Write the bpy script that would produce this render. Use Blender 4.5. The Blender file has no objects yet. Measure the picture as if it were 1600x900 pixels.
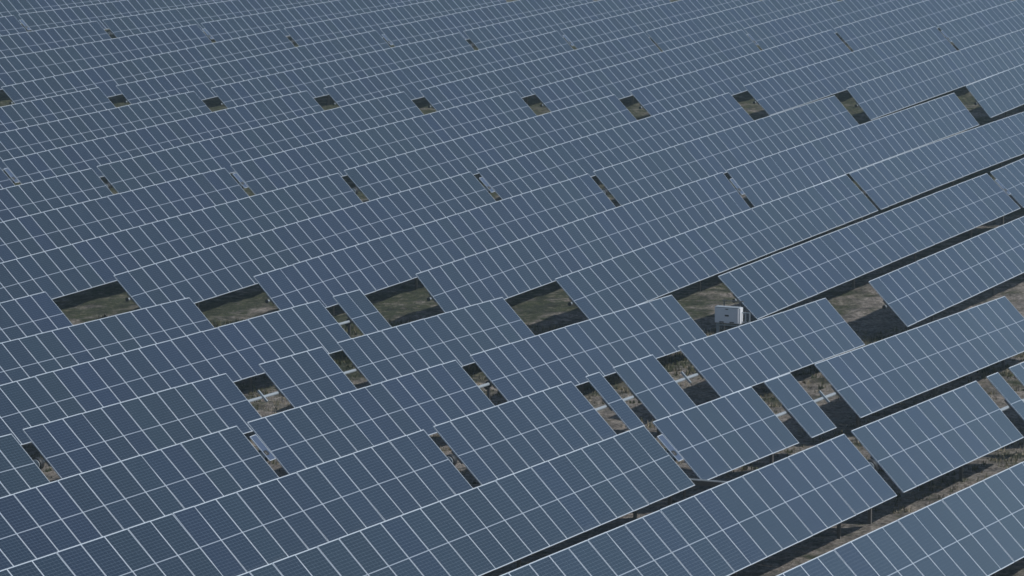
import bpy, bmesh, math, random
from mathutils import Matrix, Vector

random.seed(7)
SC = bpy.context.scene
COL = SC.collection
PI = math.pi

# ------------------------------------------------------------------ measured layout
# rows run along R, are spaced along Q (towards the right); heights are of the panels' upper edge,
# metres below the camera; each table is (start, end, height at start, height at end) of a half row
CAM_Z = 26.0
F_PX = 6174.0
PITCH = 0.152842
PHI = 0.418051
D0 = -78.6147
ROWP = 6.15073
TILT = 0.791619
LEN = 2.278
STEP = 1.154
TUBE_OFF = 0.150
AXIS_H = 1.70
TABLE = {
    ('C', 0): ((62.214, 96.834, -22.084, -23.091), (97.434, 132.054, -23.215, -23.645), []),
    ('C', 1): ((62.650, 97.270, -21.696, -22.800), (97.870, 132.490, -22.659, -23.545), []),
    ('C', 2): ((65.008, 99.628, -21.283, -22.460), (100.228, 134.848, -22.419, -23.180), [2]),
    ('C', 3): ((64.343, 98.963, -20.733, -22.053), (99.585, 134.536, -22.035, -23.044), [12, 17, 18]),
    ('C', 4): ((66.940, 101.560, -20.826, -21.788), (102.208, 136.345, -21.803, -22.827), [16]),
    ('C', 5): ((66.836, 101.456, -20.386, -21.404), (102.109, 136.179, -21.428, -22.534), [13, 14, 18, 20]),
    ('C', 6): ((68.572, 103.192, -20.009, -21.107), (103.879, 138.515, -21.129, -22.406), [18, 19, 22]),
    ('C', 7): ((68.283, 102.903, -19.545, -20.826), (103.502, 138.515, -20.849, -22.298), [17, 19]),
    ('C', 8): ((70.643, 105.263, -19.191, -20.786), (105.863, 140.483, -20.840, -22.059), []),
    ('B', -6): ((132.406, 167.026, -23.828, -23.768), (167.646, 200.498, -23.814, -23.571), []),
    ('B', -5): ((132.406, 167.026, -23.949, -23.860), (167.646, 200.817, -23.863, -23.562), []),
    ('B', -4): ((134.176, 168.796, -23.989, -23.869), (169.416, 203.136, -23.850, -23.488), []),
    ('B', -3): ((133.034, 167.654, -23.839, -23.725), (168.157, 203.259, -23.689, -23.310), []),
    ('B', -2): ((135.356, 169.976, -23.763, -23.650), (170.577, 205.151, -23.591, -23.212), []),
    ('B', -1): ((135.442, 170.062, -23.822, -23.613), (170.725, 205.028, -23.552, -23.123), []),
    ('B', 0): ((137.410, 172.026, -23.752, -23.452), (172.771, 206.990, -23.443, -22.942), []),
    ('B', 1): ((137.797, 172.046, -23.467, -23.237), (172.675, 207.320, -23.216, -22.875), []),
    ('B', 2): ((139.878, 173.795, -23.275, -23.064), (174.346, 209.746, -23.035, -22.703), []),
    ('B', 3): ((139.537, 173.891, -23.054, -22.870), (174.346, 208.966, -22.877, -22.824), []),
    ('B', 4): ((141.197, 176.114, -22.792, -22.752), (176.615, 211.235, -22.762, -22.380), []),
    ('B', 5): ((141.089, 175.709, -22.609, -22.637), (176.329, 210.949, -22.648, -22.331), []),
    ('A', -11): ((195.651, 230.271, -21.993, -22.245), (230.771, 265.391, -22.249, -22.628), []),
    ('A', -10): ((197.974, 231.807, -22.495, -22.602), (232.480, 267.100, -22.604, -22.816), []),
    ('A', -9): ((197.974, 232.406, -22.848, -22.824), (233.186, 267.806, -22.823, -22.874), []),
    ('A', -8): ((199.751, 235.173, -23.196, -23.046), (235.809, 270.429, -23.043, -22.951), []),
    ('A', -7): ((199.751, 235.498, -23.747, -23.191), (236.154, 270.774, -23.185, -22.952), []),
    ('A', -6): ((202.527, 237.566, -23.675, -23.202), (238.254, 272.874, -23.173, -22.814), []),
    ('A', -5): ((202.884, 237.571, -23.585, -23.153), (238.232, 272.852, -23.104, -22.628), []),
    ('A', -4): ((205.318, 239.647, -23.538, -22.973), (240.291, 274.911, -22.949, -22.368), []),
    ('A', -3): ((205.315, 239.790, -23.431, -22.844), (240.124, 274.744, -22.830, -22.156), []),
    ('A', -2): ((207.378, 241.634, -23.293, -22.609), (242.048, 276.668, -22.591, -21.833), []),
    ('A', -1): ((207.312, 241.728, -23.140, -22.398), (242.225, 276.845, -22.375, -21.634), []),
    ('A', 0): ((209.329, 244.386, -22.781, -22.185), (244.921, 279.541, -22.165, -21.440), []),
    ('A', 1): ((209.310, 243.930, -22.650, -22.056), (244.430, 279.050, -22.031, -21.091), []),
    ('A', 2): ((211.907, 246.527, -22.520, -21.744), (247.027, 281.647, -21.773, -20.787), []),
}
HC = [-23.55051, 1.46204, 0.14370, 0.76396, -0.94284, 1.74539, -0.93406, -1.17183, 0.96833, -0.38794]

R = Vector((math.sin(PHI), math.cos(PHI), 0))
Q = Vector((math.cos(PHI), -math.sin(PHI), 0))
UP = Vector((0, 0, 1))
TUP = -Q * math.cos(TILT) + UP * math.sin(TILT)
# some rows stand a little steeper or flatter than the rest
# and one follows a slight rise of the ground
BULGE = {('B', 3, 'u'): .085}
EXTRA_TILT = {('A', 1): .07, ('A', 2): .07, ('B', 2): .06, ('B', 1): .03, ('B', 4): -.03}


def top_h(i, s):
    i = max(-12.0, min(9.0, i)) / 8
    s = (max(78.0, min(285.0, s)) / 50 - 3) / 2
    b = (1, i, s, i * i, i * s, s * s, i ** 3, i * i * s, i * s * s, s ** 3)
    return sum(a * c for a, c in zip(b, HC))


def ground_at(s, q):
    return CAM_Z + top_h((q - D0) / ROWP, s) - 0.81 - AXIS_H + 0.0


def wpt(s, q, z):
    v = R * s + Q * q
    return Vector((v.x, v.y, z))


# ------------------------------------------------------------------ materials
class NT:
    def __init__(self, name):
        self.m = bpy.data.materials.new(name)
        self.m.use_nodes = True
        self.t = self.m.node_tree
        self.b = self.t.nodes['Principled BSDF']

    def n(self, typ, **kw):
        x = self.t.nodes.new(typ)
        for k, v in kw.items():
            setattr(x, k, v)
        return x

    def l(self, a, b):
        self.t.links.new(a, b)

    def math(self, op, a, b=None, c=None):
        x = self.n('ShaderNodeMath', operation=op)
        for k, v in enumerate((a, b, c)):
            if v is None:
                continue
            if isinstance(v, (int, float)):
                x.inputs[k].default_value = v
            else:
                self.l(v, x.inputs[k])
        return x.outputs[0]

    def mix(self, fac, a, b):
        x = self.n('ShaderNodeMix', data_type='RGBA')
        for sock, v in ((x.inputs[0], fac), (x.inputs[6], a), (x.inputs[7], b)):
            if isinstance(v, (int, float)):
                sock.default_value = v
            elif isinstance(v, tuple):
                sock.default_value = (*v, 1)
            else:
                self.l(v, sock)
        return x.outputs[2]

    def noise(self, vec, scale, detail=4, rough=.55):
        x = self.n('ShaderNodeTexNoise')
        x.inputs['Scale'].default_value = scale
        x.inputs['Detail'].default_value = detail
        x.inputs['Roughness'].default_value = rough
        if vec is not None:
            self.l(vec, x.inputs['Vector'])
        return x.outputs['Fac']

    def ramp(self, fac, stops):
        x = self.n('ShaderNodeValToRGB')
        el = x.color_ramp.elements
        while len(el) < len(stops):
            el.new(.5)
        for e, (p, c) in zip(el, stops):
            e.position = p
            e.color = (*c, 1)
        self.l(fac, x.inputs[0])
        return x.outputs[0]

    def set(self, **kw):
        for k, v in kw.items():
            s = self.b.inputs[k.replace('_', ' ')]
            if isinstance(v, (int, float)):
                s.default_value = v
            elif isinstance(v, tuple):
                s.default_value = (*v, 1)
            else:
                self.l(v, s)
        return self

    def bump(self, h, strength, dist):
        x = self.n('ShaderNodeBump')
        x.inputs['Strength'].default_value = strength
        x.inputs['Distance'].default_value = dist
        self.l(h, x.inputs['Height'])
        self.l(x.outputs[0], self.b.inputs['Normal'])


def plain(name, col, rough, metal=0.0, var=.12, scale=9):
    m = NT(name)
    co = m.n('ShaderNodeTexCoord').outputs['Object']
    nz = m.noise(co, scale)
    lo = tuple(c * (1 - var) for c in col)
    hi = tuple(min(1, c * (1 + var)) for c in col)
    m.set(Base_Color=m.mix(nz, lo, hi), Roughness=rough, Metallic=metal)
    return m.m


def cell_material():
    m = NT('solar_cells')
    co = m.n('ShaderNodeTexCoord').outputs['Object']
    sp = m.n('ShaderNodeSeparateXYZ')
    m.l(co, sp.inputs[0])
    x, y = sp.outputs[0], sp.outputs[1]
    ax, ay = m.math('ABSOLUTE', x), m.math('ABSOLUTE', y)
    # white backsheet margin and centre gap between the two half strings
    w = m.math('MAXIMUM', m.math('GREATER_THAN', ax, .5525), m.math('GREATER_THAN', ay, 1.118))
    mid = m.math('LESS_THAN', ay, .0105)
    # fine gaps between the cells
    fx = m.math('FRACT', m.math('DIVIDE', m.math('ADD', x, .5505), .1835))
    gx = m.math('GREATER_THAN', m.math('ABSOLUTE', m.math('SUBTRACT', fx, .5)), .488)
    fy = m.math('FRACT', m.math('DIVIDE', m.math('SUBTRACT', ay, .0105), .0921))
    gy = m.math('GREATER_THAN', m.math('ABSOLUTE', m.math('SUBTRACT', fy, .5)), .476)
    oi = m.n('ShaderNodeObjectInfo')
    rnd = oi.outputs['Random']
    patch = m.noise(oi.outputs['Location'], .11, 3, .6)
    k = m.math('ADD', m.math('MULTIPLY', rnd, .62), m.math('MULTIPLY', m.math('SUBTRACT', patch, .5), 2.2))
    cells = m.ramp(k, [(0.02, C_BLUE), (.34, C_MID), (.75, C_GREY)])
    # per-panel brightness
    r2 = m.math('FRACT', m.math('MULTIPLY', rnd, 17.31))
    fine = m.noise(co, 26, 3, .7)
    val = m.math('ADD', m.math('ADD', .70, m.math('MULTIPLY', r2, .40)),
                 m.math('MULTIPLY', m.math('SUBTRACT', fine, .5), .55))
    hsv = m.n('ShaderNodeHueSaturation')
    m.l(cells, hsv.inputs['Color'])
    m.l(val, hsv.inputs['Value'])
    c = hsv.outputs[0]
    dust = m.ramp(m.noise(co, 19, 4, .8), [(.40, (0, 0, 0)), (.72, (1, 1, 1))])
    c = m.mix(m.math('MULTIPLY', dust, .10), c, (.085, .105, .12))
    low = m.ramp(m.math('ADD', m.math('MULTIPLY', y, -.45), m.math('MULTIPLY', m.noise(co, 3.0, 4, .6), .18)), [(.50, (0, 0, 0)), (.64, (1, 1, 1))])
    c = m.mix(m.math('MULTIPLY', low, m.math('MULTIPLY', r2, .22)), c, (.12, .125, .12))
    c = m.mix(m.math('MULTIPLY', m.math('MAXIMUM', gx, gy), .42), c, (.30, .37, .44))
    c = m.mix(m.math('MULTIPLY', mid, .72), c, (.50, .57, .66))
    c = m.mix(w, c, (.46, .54, .62))
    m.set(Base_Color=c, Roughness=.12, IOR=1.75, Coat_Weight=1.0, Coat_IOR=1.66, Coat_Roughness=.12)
    return m.m


C_BLUE = (.0040, .0100, .0300)
C_MID = (.0036, .0112, .0225)
C_GREY = (.0050, .0138, .0185)
CELLS = cell_material()
ALU = plain('anodised_frame', (.60, .67, .745), .45, .0, .06)
GALV = plain('galvanised_steel', (.33, .38, .42), .5, .15, .15)
POST = plain('shade_dark_steel', (.17, .165, .16), .7, .2, .3)  # steel colour darkened to carry the shade beneath the panels
DARK = plain('dark_casting', (.035, .038, .042), .55, .3, .3)
SMALLCELL = plain('pale_blue_cells', (.07, .10, .16), .22, 0, .12, 30)
CABW = plain('white_powder_coat', (.72, .75, .79), .45, 0, .05, 5)
BLACK = plain('black_plastic', (.02, .02, .022), .5, 0, .2)


def ground_material():
    m = NT('field_soil')
    co = m.n('ShaderNodeTexCoord').outputs['Object']
    big = m.noise(co, .42, 5, .65)
    med = m.noise(co, 2.1, 7, .72)
    fine = m.noise(co, 6.5, 8, .78)
    soil = m.ramp(fine, [(.33, (.040, .034, .029)), (.43, (.160, .140, .121)), (.53, (.335, .305, .275)), (.64, (.58, .545, .505))])
    grass = m.ramp(fine, [(.32, (.010, .016, .007)), (.46, (.036, .050, .020)), (.58, (.068, .082, .036)), (.72, (.13, .135, .075))])
    sep = m.n('ShaderNodeSeparateXYZ')
    m.l(co, sep.inputs[0])
    dq = m.math('SUBTRACT', m.math('MULTIPLY', sep.outputs[0], Q.x), m.math('MULTIPLY', sep.outputs[1], -Q.y))
    ds = m.math('ADD', m.math('MULTIPLY', sep.outputs[0], R.x), m.math('MULTIPLY', sep.outputs[1], R.y))
    # greener in the middle of the aisles, bare along the wheel tracks, and barer in the near part of the field
    ph = m.math('COSINE', m.math('MULTIPLY', m.math('SUBTRACT', m.math('DIVIDE', m.math('SUBTRACT', dq, D0 + .8), ROWP), .10), 2 * PI))
    green_q = m.n('ShaderNodeMapRange')
    green_q.inputs[1].default_value, green_q.inputs[2].default_value = -47, -66
    green_q.inputs[3].default_value, green_q.inputs[4].default_value = 0, 1
    m.l(dq, green_q.inputs[0])
    green_s = m.n('ShaderNodeMapRange')
    green_s.inputs[1].default_value, green_s.inputs[2].default_value = 118, 131
    green_s.inputs[3].default_value, green_s.inputs[4].default_value = 0, 1
    m.l(ds, green_s.inputs[0])
    bias = m.math('SUBTRACT', m.math('MULTIPLY', m.math('MULTIPLY', green_q.outputs[0], green_s.outputs[0]), .125), .10)
    bias = m.math('ADD', bias, m.math('MULTIPLY', ph, .045))
    f = m.ramp(m.math('ADD', bias, m.math('ADD', m.math('MULTIPLY', big, .58), m.math('MULTIPLY', med, .42))),
               [(.43, (0, 0, 0)), (.53, (1, 1, 1))])
    straw = m.ramp(m.noise(co, 3.3, 6, .7), [(.52, (0, 0, 0)), (.66, (1, 1, 1))])
    grass = m.mix(m.math('MULTIPLY', straw, .62), grass, (.30, .27, .21))
    stain = m.ramp(m.math('ADD', m.math('MULTIPLY', m.noise(co, 1.1, 3, .6), .5), m.math('MULTIPLY', m.noise(co, 4.2, 5, .75), .5)),
                   [(.40, (.42, .42, .42)), (.50, (.95, .93, .90)), (.60, (1.25, 1.2, 1.15))])
    mul = m.n('ShaderNodeMix', data_type='RGBA', blend_type='MULTIPLY')
    mul.inputs[0].default_value = 1
    m.l(m.mix(f, soil, grass), mul.inputs[6])
    m.l(stain, mul.inputs[7])
    m.set(Base_Color=mul.outputs[2], Roughness=.95)
    m.bump(fine, 1.0, .3)
    return m.m


GROUND = ground_material()


def grass_material():
    m = NT('dry_and_green_grass')
    at = m.n('ShaderNodeAttribute', attribute_name='blade')
    c = m.ramp(at.outputs['Fac'], [(0, (.03, .042, .018)), (.45, (.06, .07, .03)),
                                   (.7, (.17, .15, .09)), (1, (.36, .32, .25))])
    m.set(Base_Color=c, Roughness=.8)
    return m.m


GRASS = grass_material()


# ------------------------------------------------------------------ mesh helpers
def add_box(bm, x0, x1, y0, y1, z0, z1, mat=None, mi=0):
    vs = [Vector((x, y, z)) for z in (z0, z1) for y in (y0, y1) for x in (x0, x1)]
    if mat is not None:
        vs = [mat @ v for v in vs]
    v = [bm.verts.new(p) for p in vs]
    for f in ((0, 2, 3, 1), (4, 5, 7, 6), (0, 1, 5, 4), (2, 6, 7, 3), (0, 4, 6, 2), (1, 3, 7, 5)):
        bm.faces.new([v[k] for k in f]).material_index = mi


def add_tube(bm, a, b, r, n=10, smooth=True, mi=0, r2=None):
    a, b = Vector(a), Vector(b)
    d = (b - a).normalized()
    u = d.orthogonal().normalized()
    w = d.cross(u)
    r2 = r if r2 is None else r2
    A = [bm.verts.new(a + (u * math.cos(2 * PI * k / n) + w * math.sin(2 * PI * k / n)) * r) for k in range(n)]
    B = [bm.verts.new(b + (u * math.cos(2 * PI * k / n) + w * math.sin(2 * PI * k / n)) * r2) for k in range(n)]
    for k in range(n):
        f = bm.faces.new((A[k], A[(k + 1) % n], B[(k + 1) % n], B[k]))
        f.smooth = smooth
        f.material_index = mi
    bm.faces.new(A[::-1]).material_index = mi
    bm.faces.new(B).material_index = mi


def to_mesh(name, bm, *mats, bevel=0):
    if bevel:
        bmesh.ops.bevel(bm, geom=bm.edges[:], offset=bevel, segments=2, affect='EDGES', profile=.7)
    bmesh.ops.recalc_face_normals(bm, faces=bm.faces[:])
    me = bpy.data.meshes.new(name)
    bm.to_mesh(me)
    bm.free()
    for m in mats:
        me.materials.append(m)
    return me


def link(name, me, parent=None, mw=None):
    o = bpy.data.objects.new(name, me)
    COL.objects.link(o)
    if parent is not None:
        o.parent = parent
    if mw is not None:
        o.matrix_basis = mw
    return o


def tag(o, label=None, cat=None, group=None, kind=None):
    for k, v in (('label', label), ('category', cat), ('group', group), ('kind', kind)):
        if v:
            o[k] = v
    return o


# ------------------------------------------------------------------ prototypes (local: x along row, y up the slope, z normal)
W2, L2, LIP, FD = .570, LEN / 2, .0115, .035


def frame_bm(bm, mi=0):
    add_box(bm, -W2, W2, L2 - LIP, L2, -FD, 0, mi=mi)
    add_box(bm, -W2, W2, -L2, -L2 + LIP, -FD, 0, mi=mi)
    add_box(bm, -W2, -W2 + LIP, -L2 + LIP, L2 - LIP, -FD, -.0005, mi=mi)
    add_box(bm, W2 - LIP, W2, -L2 + LIP, L2 - LIP, -FD, -.0005, mi=mi)


def glass_bm(bm, mi=0):
    add_box(bm, -W2 + LIP, W2 - LIP, -L2 + LIP, L2 - LIP, -.008, -.003, mi=mi)


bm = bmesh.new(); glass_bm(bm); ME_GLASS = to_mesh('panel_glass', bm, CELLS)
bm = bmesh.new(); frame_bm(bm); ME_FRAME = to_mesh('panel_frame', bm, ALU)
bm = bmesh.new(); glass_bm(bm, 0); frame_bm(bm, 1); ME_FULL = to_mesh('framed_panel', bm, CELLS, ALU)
# mounting rail: hat section across the tube
def rail_mesh(mat):
    bm = bmesh.new()
    add_box(bm, -.032, .032, -.24, .24, -.047, -.037)
    add_box(bm, -.032, -.026, -.24, .24, -.100, -.047)
    add_box(bm, .026, .032, -.24, .24, -.100, -.047)
    return to_mesh('mounting_rail', bm, mat)


ME_RAIL, ME_RAIL_SHADED = rail_mesh(GALV), rail_mesh(POST)  # second copy has the rail's shaded side put into its colour
# small self-power panel
bm = bmesh.new()
add_box(bm, -.175, .175, -.46, .46, -.010, -.002, mi=0)
for x0, x1, y0, y1 in ((-.19, .19, .46, .475), (-.19, .19, -.475, -.46), (-.19, -.175, -.46, .46), (.175, .19, -.46, .46)):
    add_box(bm, x0, x1, y0, y1, -.03, 0, mi=1)
ME_SMALL = to_mesh('small_panel', bm, SMALLCELL, ALU)
# slew drive with its motor
bm = bmesh.new()
add_tube(bm, (-.10, 0, 0), (.10, 0, 0), .19, 20)
add_tube(bm, (0, -.30, -.16), (0, .26, -.16), .075, 12)
add_tube(bm, (0, .26, -.16), (0, .34, -.16), .05, 12)
ME_DRIVE = to_mesh('slew_drive', bm, DARK)
bm = bmesh.new()
add_tube(bm, (-.016, 0, 0), (.016, 0, 0), .15, 16)
ME_FLANGE = to_mesh('drive_flange', bm, GALV)
# bearing over a post
bm = bmesh.new()
add_tube(bm, (-.035, 0, 0), (.035, 0, 0), .115, 14)
add_box(bm, -.05, .05, -.09, .09, -.20, -.09)
ME_BEARING = to_mesh('bearing', bm, DARK)
# end cap
bm = bmesh.new()
add_tube(bm, (-.012, 0, 0), (.012, 0, 0), .078, 12)
ME_CAP = to_mesh('tube_cap', bm, DARK)


def post_mesh(h):
    bm = bmesh.new()
    add_box(bm, -.004, .004, -.042, .042, -.35, h)
    add_box(bm, -.032, .032, -.050, -.043, -.35, h)
    add_box(bm, -.032, .032, .043, .050, -.35, h)
    return to_mesh('post', bm, POST)


PROTO = {}


def put(name, me, root, m):
    """copy of a part's prototype under its thing"""
    if name not in PROTO:
        PROTO[name] = bpy.data.objects.new(name, me)
    o = PROTO[name].copy()
    o.data = me
    o.name = name
    COL.objects.link(o)
    o.parent = root
    o.matrix_basis = m
    return o


def in_view(p, mx=1600):
    """is the point within the photographed field plus a margin"""
    c, s = math.cos(PITCH), math.sin(PITCH)
    y, z = p.y, p.z - CAM_Z
    zz = y * c - z * s
    v = y * s + z * c
    px, py = 800 + F_PX * p.x / zz, 450 - F_PX * v / zz
    return -250 < px < 1850 and -170 < py < 1080


# ------------------------------------------------------------------ the rows
def ordinal(n):
    return ('', 'first', 'second', 'third', 'fourth', 'fifth', 'sixth', 'seventh', 'eighth', 'ninth', 'tenth')[n]


LABEL = {
    ('C', 8): 'solar panel row filling the bottom right corner, in front of every other row',
    ('C', 7): 'near solar panel row at right edge with one lone panel between two bare slots',
    ('C', 6): 'near solar panel row with a lone pair of panels, just above the thin grey beam',
    ('C', 5): 'near solar panel row with a block of three and one lone panel between slots',
    ('C', 4): 'near solar panel row missing one panel, its upper end left of the white cabinet',
    ('C', 3): 'near solar panel row with a block of four panels between two gaps',
    ('C', 2): 'near solar panel row ending in a lone pair beside the third wide bare gap',
    ('C', 1): 'unbroken near solar panel row ending left of the second wide gap from the left',
    ('C', 0): 'solar panel row at the left edge ending at the leftmost wide bare gap',
    ('B', 0): 'middle solar panel row starting right of the leftmost wide bare gap',
    ('B', 1): 'middle solar panel row starting right of the second wide bare gap from the left',
    ('B', 2): 'middle solar panel row starting right of the third wide bare gap from the left',
    ('B', 3): 'middle solar panel row starting right of the fourth wide bare gap from the left',
    ('B', 4): 'middle solar panel row starting directly above and right of the white cabinet',
    ('B', 5): 'middle solar panel row at right edge, starting past the gap right of the cabinet',
    ('A', 2): 'far solar panel row at right edge, starting right of the rightmost small gap',
    ('A', -7): 'far solar panel row starting at the small bare gap cut by the left edge',
    ('A', -8): 'far solar panel row holding the third narrow slot from the left along the top',
    ('A', -9): 'far solar panel row holding the second narrow slot from the left along the top',
    ('A', -10): 'far solar panel row holding the first narrow slot near the top left corner',
    ('A', -11): 'farthest row of solar panels, a sliver in the top left corner',
}
for i in range(-6, 0):
    LABEL[('B', i)] = 'middle solar panel row ending left of the %s small bare gap from the right' % ordinal(3 - i)
for i in range(-6, 2):
    LABEL[('A', i)] = 'far solar panel row starting right of the %s small bare gap from the right' % ordinal(3 - i)

POSTS = {'A': (4, 11, 18, 25), 'B': (4, 11, 18, 25), 'C': (2, 9, 16, 23)}


def build_row(band, i, lower, upper, missing):
    D = D0 + ROWP * i
    tilt = TILT + EXTRA_TILT.get((band, i), 0)
    TUP = -Q * math.cos(tilt) + UP * math.sin(tilt)
    # base of the whole row: on the ground under its drive
    sm = (lower[1] + upper[0]) / 2
    hm = (lower[3] + upper[2]) / 2
    base = wpt(sm, D + LEN / 2 * math.cos(TILT), CAM_Z + hm - LEN / 2 * math.sin(TILT) - AXIS_H - .10)
    root = bpy.data.objects.new('solar_panel_row', None)
    COL.objects.link(root)
    root.location = base
    root.empty_display_size = .5
    tag(root, LABEL[(band, i)], 'solar panel row', 'rows of tilted solar panels')
    inv = Matrix.Translation(-base)
    axis_pts = []

    for half, (s0, s1, h0, h1) in (('l', lower), ('u', upper)):
        slope = (h1 - h0) / (s1 - s0)
        X = (R + UP * slope).normalized()
        Z = X.cross(TUP).normalized()
        Y = Z.cross(X).normalized()
        rot = Matrix((X, Y, Z)).transposed().to_4x4()
        n = 30
        step = (s1 - s0) / n
        bulge = BULGE.get((band, i, half), 0)
        dropped = missing if half == 'u' else []

        def frame_at(s, dz=0.0):
            u = (s - s0) / (s1 - s0)
            top = wpt(s, D, CAM_Z + h0 + slope * (s - s0) + bulge * 4 * u * (1 - u))
            return Matrix.Translation(top - Y * L2 + Z * dz) @ rot

        for k in range(n):
            # slots are counted from the upper end of the half row
            s = (s1 - (k + .5) * step) if half == 'u' else (s0 + (k + .5) * step)
            if k in dropped:
                continue
            m = frame_at(s)
            if not in_view(m.translation):
                continue
            jit = Matrix.Rotation(random.gauss(0, .005), 4, 'X') @ Matrix.Rotation(random.gauss(0, .004), 4, 'Y')
            mm = inv @ m @ jit @ Matrix.Scale(step / STEP, 4, (1, 0, 0))
            if band == 'A':
                put('solar_panel', ME_FULL, root, mm)
            else:
                p = put('solar_panel', ME_GLASS, root, mm)
                put('panel_frame', ME_FRAME, p, Matrix.Identity(4))
        # torque tube of this half
        e0 = .10 if half == 'l' else -.02
        a = frame_at(s0 - (.16 if half == 'l' else .12), -TUBE_OFF).translation
        b = frame_at(s1 + (.12 if half == 'l' else .16), -TUBE_OFF).translation
        axis_pts.append((a, b))
        bm = bmesh.new()
        cuts = [a] + [frame_at(s0 + (s1 - s0) * k / 4, -TUBE_OFF).translation for k in (1, 2, 3)] + [b]
        if not bulge:
            cuts = [a, b]
        for c0, c1 in zip(cuts, cuts[1:]):
            add_tube(bm, c0 - base, c1 - base, .054, 8, False)
        link('torque_tube', to_mesh('torque_tube', bm, GALV), root)
        # outer cap
        end = b if half == 'u' else a
        if in_view(end):
            put('tube_cap', ME_CAP, root, inv @ Matrix.Translation(end) @ rot)
        # rails next to open slots and at the ends
        for k in range(n + 1):
            above, below = k > 0 and (k - 1) not in dropped, k < n and k not in dropped
            if above and below:
                continue
            sg = 1 if half == 'u' else -1
            off = 0 if not (above or below) else (.06 if above else -.06) * sg
            m = frame_at((s1 - k * step if half == 'u' else s0 + k * step) + off)
            if in_view(m.translation):
                put('mounting_rail', ME_RAIL if off == 0 else ME_RAIL_SHADED, root, inv @ m)
        # posts and bearings
        for k in POSTS[band]:
            s = s1 - k * step if half == 'u' else s0 + (n - k) * step
            m = frame_at(s, -TUBE_OFF)
            if not in_view(m.translation):
                continue
            p = m.translation
            gz = base.z - base.z
            hgt = AXIS_H - .12
            po = put('post', ME_POST, root, Matrix.Translation(Vector((p.x, p.y, p.z - AXIS_H)) - base)
                     @ Matrix.Rotation(-PHI + PI / 2, 4, 'Z'))
            put('bearing', ME_BEARING, root, inv @ m)
    # drive between the halves
    a, b = axis_pts[0][1], axis_pts[1][0]
    mid = (a + b) / 2
    if in_view(mid):
        X = R.copy()
        Z = X.cross(TUP).normalized()
        Y = Z.cross(X)
        rot = Matrix((X, Y, Z)).transposed().to_4x4()
        dr = put('slew_drive', ME_DRIVE, root, inv @ Matrix.Translation(mid) @ rot)
        for sx in (-.12, .12):
            put('drive_flange', ME_FLANGE, dr, Matrix.Translation((sx, 0, 0)))
        put('post', ME_POST, root, Matrix.Translation(Vector((mid.x, mid.y, mid.z - AXIS_H)) - base)
            @ Matrix.Rotation(-PHI + PI / 2, 4, 'Z'))
        if i % 2 == 0:
            surf = Matrix.Translation(mid + Z * TUBE_OFF) @ rot
            put('small_panel', ME_SMALL, root, inv @ surf @ Matrix.Translation((.05, .19, .02)))
            bm = bmesh.new()
            add_box(bm, -.02, .02, -.35, .35, -.08, -.035)
            add_box(bm, -.02, .02, -.04, .04, -.16, -.08)
            put('panel_bracket', to_mesh('panel_bracket', bm, GALV), root, inv @ surf @ Matrix.Translation((.05, .19, .02)))
    return root


ME_POST = post_mesh(AXIS_H - .08)
for (band, i), (lo, up, missing) in TABLE.items():
    build_row(band, i, lo, up, missing)

# ------------------------------------------------------------------ white cabinet on its steel stand
cs, cq = 139.6, D0 + ROWP * 4 + LEN / 2 * math.cos(TILT) + .25
cz = ground_at(cs, cq)
cab = bpy.data.objects.new('electrical_cabinet', None)
COL.objects.link(cab)
cab.location = wpt(cs, cq, cz)
cab.rotation_euler = (0, 0, -PHI)          # its front looks back along the rows
tag(cab, 'white electrical cabinet on a steel stand in the wide bare gap', 'electrical cabinet')
CB = .80                                    # bottom of the box above ground
bm = bmesh.new()
add_box(bm, -.50, .53, -.14, .15, CB + .02, CB + .63)
link('body', to_mesh('body', bm, CABW, bevel=.012), cab)
bm = bmesh.new()
add_box(bm, -.495, .455, -.172, -.143, CB + .035, CB + .615)
door = link('door', to_mesh('door', bm, CABW, bevel=.008), cab)
bm = bmesh.new()
add_box(bm, -.085, .075, -.179, -.1725, CB + .29, CB + .35)
link('display', to_mesh('display', bm, BLACK), door)
bm = bmesh.new()
add_box(bm, -.06, .05, -.181, -.1725, CB + .55, CB + .58)
link('handle', to_mesh('handle', bm, BLACK), door)
for x in (-.22, .20):
    bm = bmesh.new()
    add_box(bm, x - .09, x + .09, -.178, -.1725, CB + .045, CB + .085)
    link('vent', to_mesh('vent', bm, DARK), door)
bm = bmesh.new()
add_box(bm, -.505, .47, -.18, .155, CB + .633, CB + .645)  # added grey plate, its tone stands in for shade on the box top
link('top_shade_plate', to_mesh('top_shade_plate', bm, GALV), cab)
for x in (-.45, .45):
    for y in (-.02, .12):
        bm = bmesh.new()
        add_box(bm, x - .025, x + .025, y - .025, y + .025, -.2, CB - .002)
        link('leg', to_mesh('leg', bm, GALV), cab)
bm = bmesh.new()
add_box(bm, -.5, .5, -.02, .02, CB - .10, CB - .05)
link('stand_rail', to_mesh('stand_rail', bm, GALV), cab)
bm = bmesh.new()
for x in (-.30, .34):
    add_box(bm, x - .022, x + .022, .30, .34, -.2, CB + .80)
add_box(bm, -.38, .50, .30, .34, CB + .80, CB + .835)
link('back_rail', to_mesh('back_rail', bm, POST), cab)
bm = bmesh.new()
for x in (.68, .84):
    add_box(bm, x - .02, x + .02, .02, .06, -.2, CB + .42)
add_box(bm, .50, .86, .02, .06, CB + .42, CB + .46)
add_box(bm, .50, .86, .02, .06, CB + .05, CB + .09)
link('side_rail', to_mesh('side_rail', bm, GALV), cab)

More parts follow.
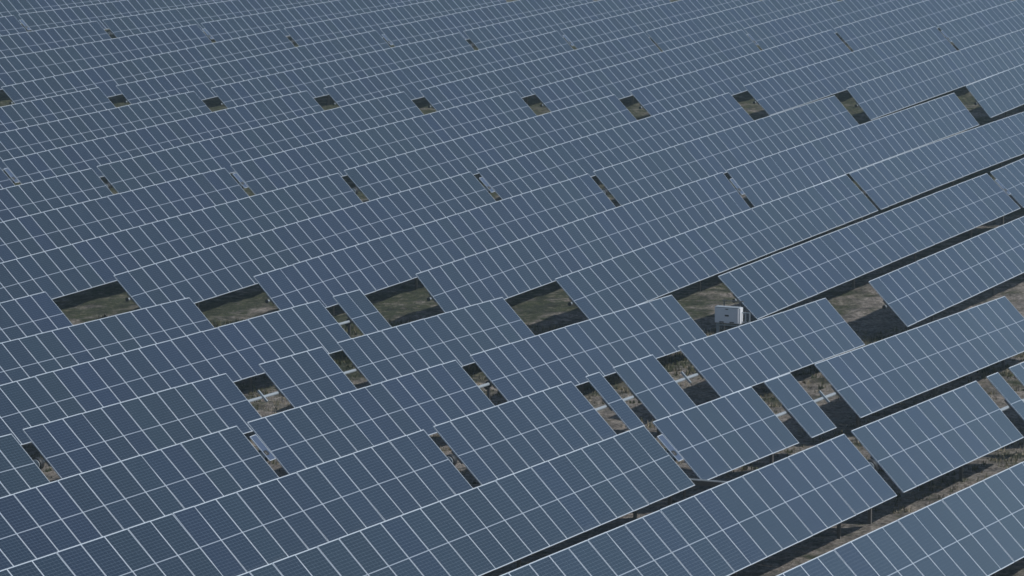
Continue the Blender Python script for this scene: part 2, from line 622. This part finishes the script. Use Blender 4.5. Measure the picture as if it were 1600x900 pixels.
# ------------------------------------------------------------------ grey beam bridging the two rows at the lower right
p6 = D0 + ROWP * 6 + LEN * math.cos(TILT)
bz = ground_at(104.0, p6)
bm = bmesh.new()
add_box(bm, -.75, .75, -.02, .02, 0.0, .035, mi=1)
add_box(bm, -.75, .75, -.016, .016, -.14, -.001)
add_box(bm, -.70, -.64, -.04, .04, -.95, -.161)
add_box(bm, .62, .68, -.04, .04, -.95, -.161)
beam = link('cable_beam', to_mesh('cable_beam', bm, DARK, GALV))
beam.location = wpt(103.75, p6 + .20, bz + 1.02)
beam.rotation_euler = (0, math.radians(4), math.radians(-3))
tag(beam, 'thin grey beam crossing the dark gap between two rows at the lower right', 'beam')

# ------------------------------------------------------------------ the ground
def axis_vals(fine0, fine1, step, far):
    v = [fine0 + step * k for k in range(int((fine1 - fine0) / step) + 1)]
    out, d, x = [], step, fine1
    while x < far:
        d *= 1.5
        x += d
        out.append(x)
    pre, d, x = [], step, fine0
    while x > -far:
        d *= 1.5
        x -= d
        pre.append(x)
    return pre[::-1] + v + out


def vnoise(x, y):
    return (math.sin(x * 1.7 + 1.3 * math.sin(y * .9)) + math.sin(y * 2.1 + 1.1 * math.sin(x * 1.3 + 2))
            + .8 * math.sin(x * 4.3 + y * 3.1) + .8 * math.sin(x * 3.1 - y * 5.3)) * .028


ss = axis_vals(84.0, 284.0, .5, 6000)
qs = axis_vals(-165.0, -14.0, .4, 6000)
verts, faces = [], []
for q in qs:
    for s in ss:
        verts.append(wpt(s, q, ground_at(s, q) + vnoise(s, q)))
ns = len(ss)
for a in range(len(qs) - 1):
    for b in range(ns - 1):
        faces.append((a * ns + b, a * ns + b + 1, (a + 1) * ns + b + 1, (a + 1) * ns + b))
me = bpy.data.meshes.new('ground')
me.from_pydata([tuple(v) for v in verts], [], faces)
me.materials.append(GROUND)
for p in me.polygons:
    p.use_smooth = True
g = link('ground', me)
if me.polygons[0].normal.z < 0:
    me.flip_normals()
tag(g, 'bare soil and thin grass under the solar rows', 'ground', kind='structure')


# ------------------------------------------------------------------ grass where the ground shows
def spread(s, q, n, rad):
    return [(random.gauss(s, rad), random.gauss(q, rad)) for _ in range(n)]


gv, gf, gc = [], [], []


def blade(s, q, hgt, tone, wide=1.0):
    z = ground_at(s, q) + vnoise(s, q) - .01
    p = wpt(s, q, z)
    an = random.uniform(0, 2 * PI)
    w = random.uniform(.007, .022) * wide
    dx, dy = math.cos(an) * w, math.sin(an) * w
    lean = random.uniform(0, .5) * hgt
    la = random.uniform(0, 2 * PI)
    k = len(gv)
    gv.extend([(p.x - dx, p.y - dy, p.z), (p.x + dx, p.y + dy, p.z),
               (p.x + math.cos(la) * lean, p.y + math.sin(la) * lean, p.z + hgt)])
    gf.append((k, k + 1, k + 2))
    gc.extend([tone] * 3)


def meadow(s0, s1, q0, q1, per):
    n = int((s1 - s0) * (q1 - q0) * per)
    for _ in range(n):
        s, q = random.uniform(s0, s1), random.uniform(q0, q1)
        c = vnoise(s * .35 + 5, q * .35) / .08
        dry = 1 - max(0, min(1, (-47 - q) / 19)) * max(0, min(1, (s - 118) / 13))
        base_tone = .30 - c * .28 + .34 * dry
        ph = math.cos(2 * PI * ((q - D0 - .8) / ROWP - .10))
        base_tone -= .16 * ph
        if random.random() < .30 * dry - .35 * ph:
            continue
        if random.random() > .55 - c * .45:
            continue
        if random.random() < .16:
            tone = max(0, min(1, random.gauss(base_tone + .05, .33)))
            big = random.uniform(.08, .20)
            for _k in range(9):
                blade(s + random.gauss(0, .07), q + random.gauss(0, .07), big * random.uniform(.6, 1.1),
                      max(0, min(1, random.gauss(tone, .08))), 2.6)
            continue
        for _k in range(random.randint(5, 12)):
            blade(s + random.gauss(0, .06), q + random.gauss(0, .06), random.triangular(.03, .26, .07) * (1.1 - c * .3),
                  max(0, min(1, random.gauss(base_tone, .24))))


for i in range(-1, 8):
    q = D0 + ROWP * i
    s475 = 137.6 + (i // 2) * 1.85
    meadow(s475 - 9, s475 + 3, q - 2.5, q + 3.7, 30)
    if i >= 2:
        meadow(s475 - 38, s475 - 9, q - 1.5, q + 4.0, 7)
for i in range(-7, 4):
    q = D0 + ROWP * i
    meadow(207 + (i // 2) * 2.3 - 2, 207 + (i // 2) * 2.3 + 6, q - 2.5, q + 3.7, 5)
me = bpy.data.meshes.new('grass')
me.from_pydata(gv, [], gf)
at = me.attributes.new('blade', 'FLOAT', 'POINT')
at.data.foreach_set('value', gc)
me.materials.append(GRASS)
gr = link('grass', me)
tag(gr, 'sparse dry and green grass growing in the bare gaps', 'grass', kind='stuff')

# ------------------------------------------------------------------ light
SUN_EL, SUN_ALONG = 45.0, 0.04             # elevation, and how far the sun stands off the rows' cross direction
hd = (Q + R * SUN_ALONG).normalized()
sdir = hd * math.cos(math.radians(SUN_EL)) + UP * math.sin(math.radians(SUN_EL))
w = bpy.data.worlds.new('World')
SC.world = w
w.use_nodes = True
bg = w.node_tree.nodes['Background']
sky = w.node_tree.nodes.new('ShaderNodeTexSky')
sky.sky_type = 'NISHITA'
sky.sun_disc = False
sky.sun_elevation = math.radians(SUN_EL)
sky.sun_rotation = math.atan2(hd.x, hd.y)
sky.air_density = 1.0
sky.dust_density = .6
w.node_tree.links.new(sky.outputs[0], bg.inputs[0])
bg.inputs[1].default_value = .078
sl = bpy.data.lights.new('sun', 'SUN')
sl.energy = 3.5
sl.angle = math.radians(.53)
sl.color = (1, .97, .93)
so = bpy.data.objects.new('sun', sl)
COL.objects.link(so)
so.rotation_euler = (-sdir).to_track_quat('-Z', 'Y').to_euler()

# ------------------------------------------------------------------ the air
hm = bpy.data.materials.new('thin_haze')
hm.use_nodes = True
ht = hm.node_tree
ht.nodes.remove(ht.nodes['Principled BSDF'])
pv = ht.nodes.new('ShaderNodeVolumePrincipled')
pv.inputs['Color'].default_value = (.72, .94, 1, 1)
pv.inputs['Density'].default_value = .00036
pv.inputs['Anisotropy'].default_value = .2
ht.links.new(pv.outputs[0], ht.nodes['Material Output'].inputs['Volume'])
hm.cycles.homogeneous_volume = True
bm = bmesh.new()
zmin = min(v[2] for v in verts)
add_box(bm, -7500, 7500, -7500, 7500, zmin - 1, CAM_Z + 6)
hz = link('haze', to_mesh('haze', bm, hm))
tag(hz, 'thin blue haze over the solar field', 'haze', kind='stuff')

# ------------------------------------------------------------------ camera
cd = bpy.data.cameras.new('camera')
cd.sensor_width = 36
cd.lens = F_PX / 1600 * 36
cd.clip_end = 20000
cd.clip_start = 1
SC.cycles.filter_width = 1.65
cam = bpy.data.objects.new('camera', cd)
COL.objects.link(cam)
cam.location = (0, 0, CAM_Z)
cam.rotation_euler = (PI / 2 - PITCH, 0, 0)
SC.camera = cam
vs = SC.view_settings
vs.view_transform = 'Standard'
vs.look = 'None'
vs.exposure = 0
vs.gamma = 1
vs.use_curve_mapping = False
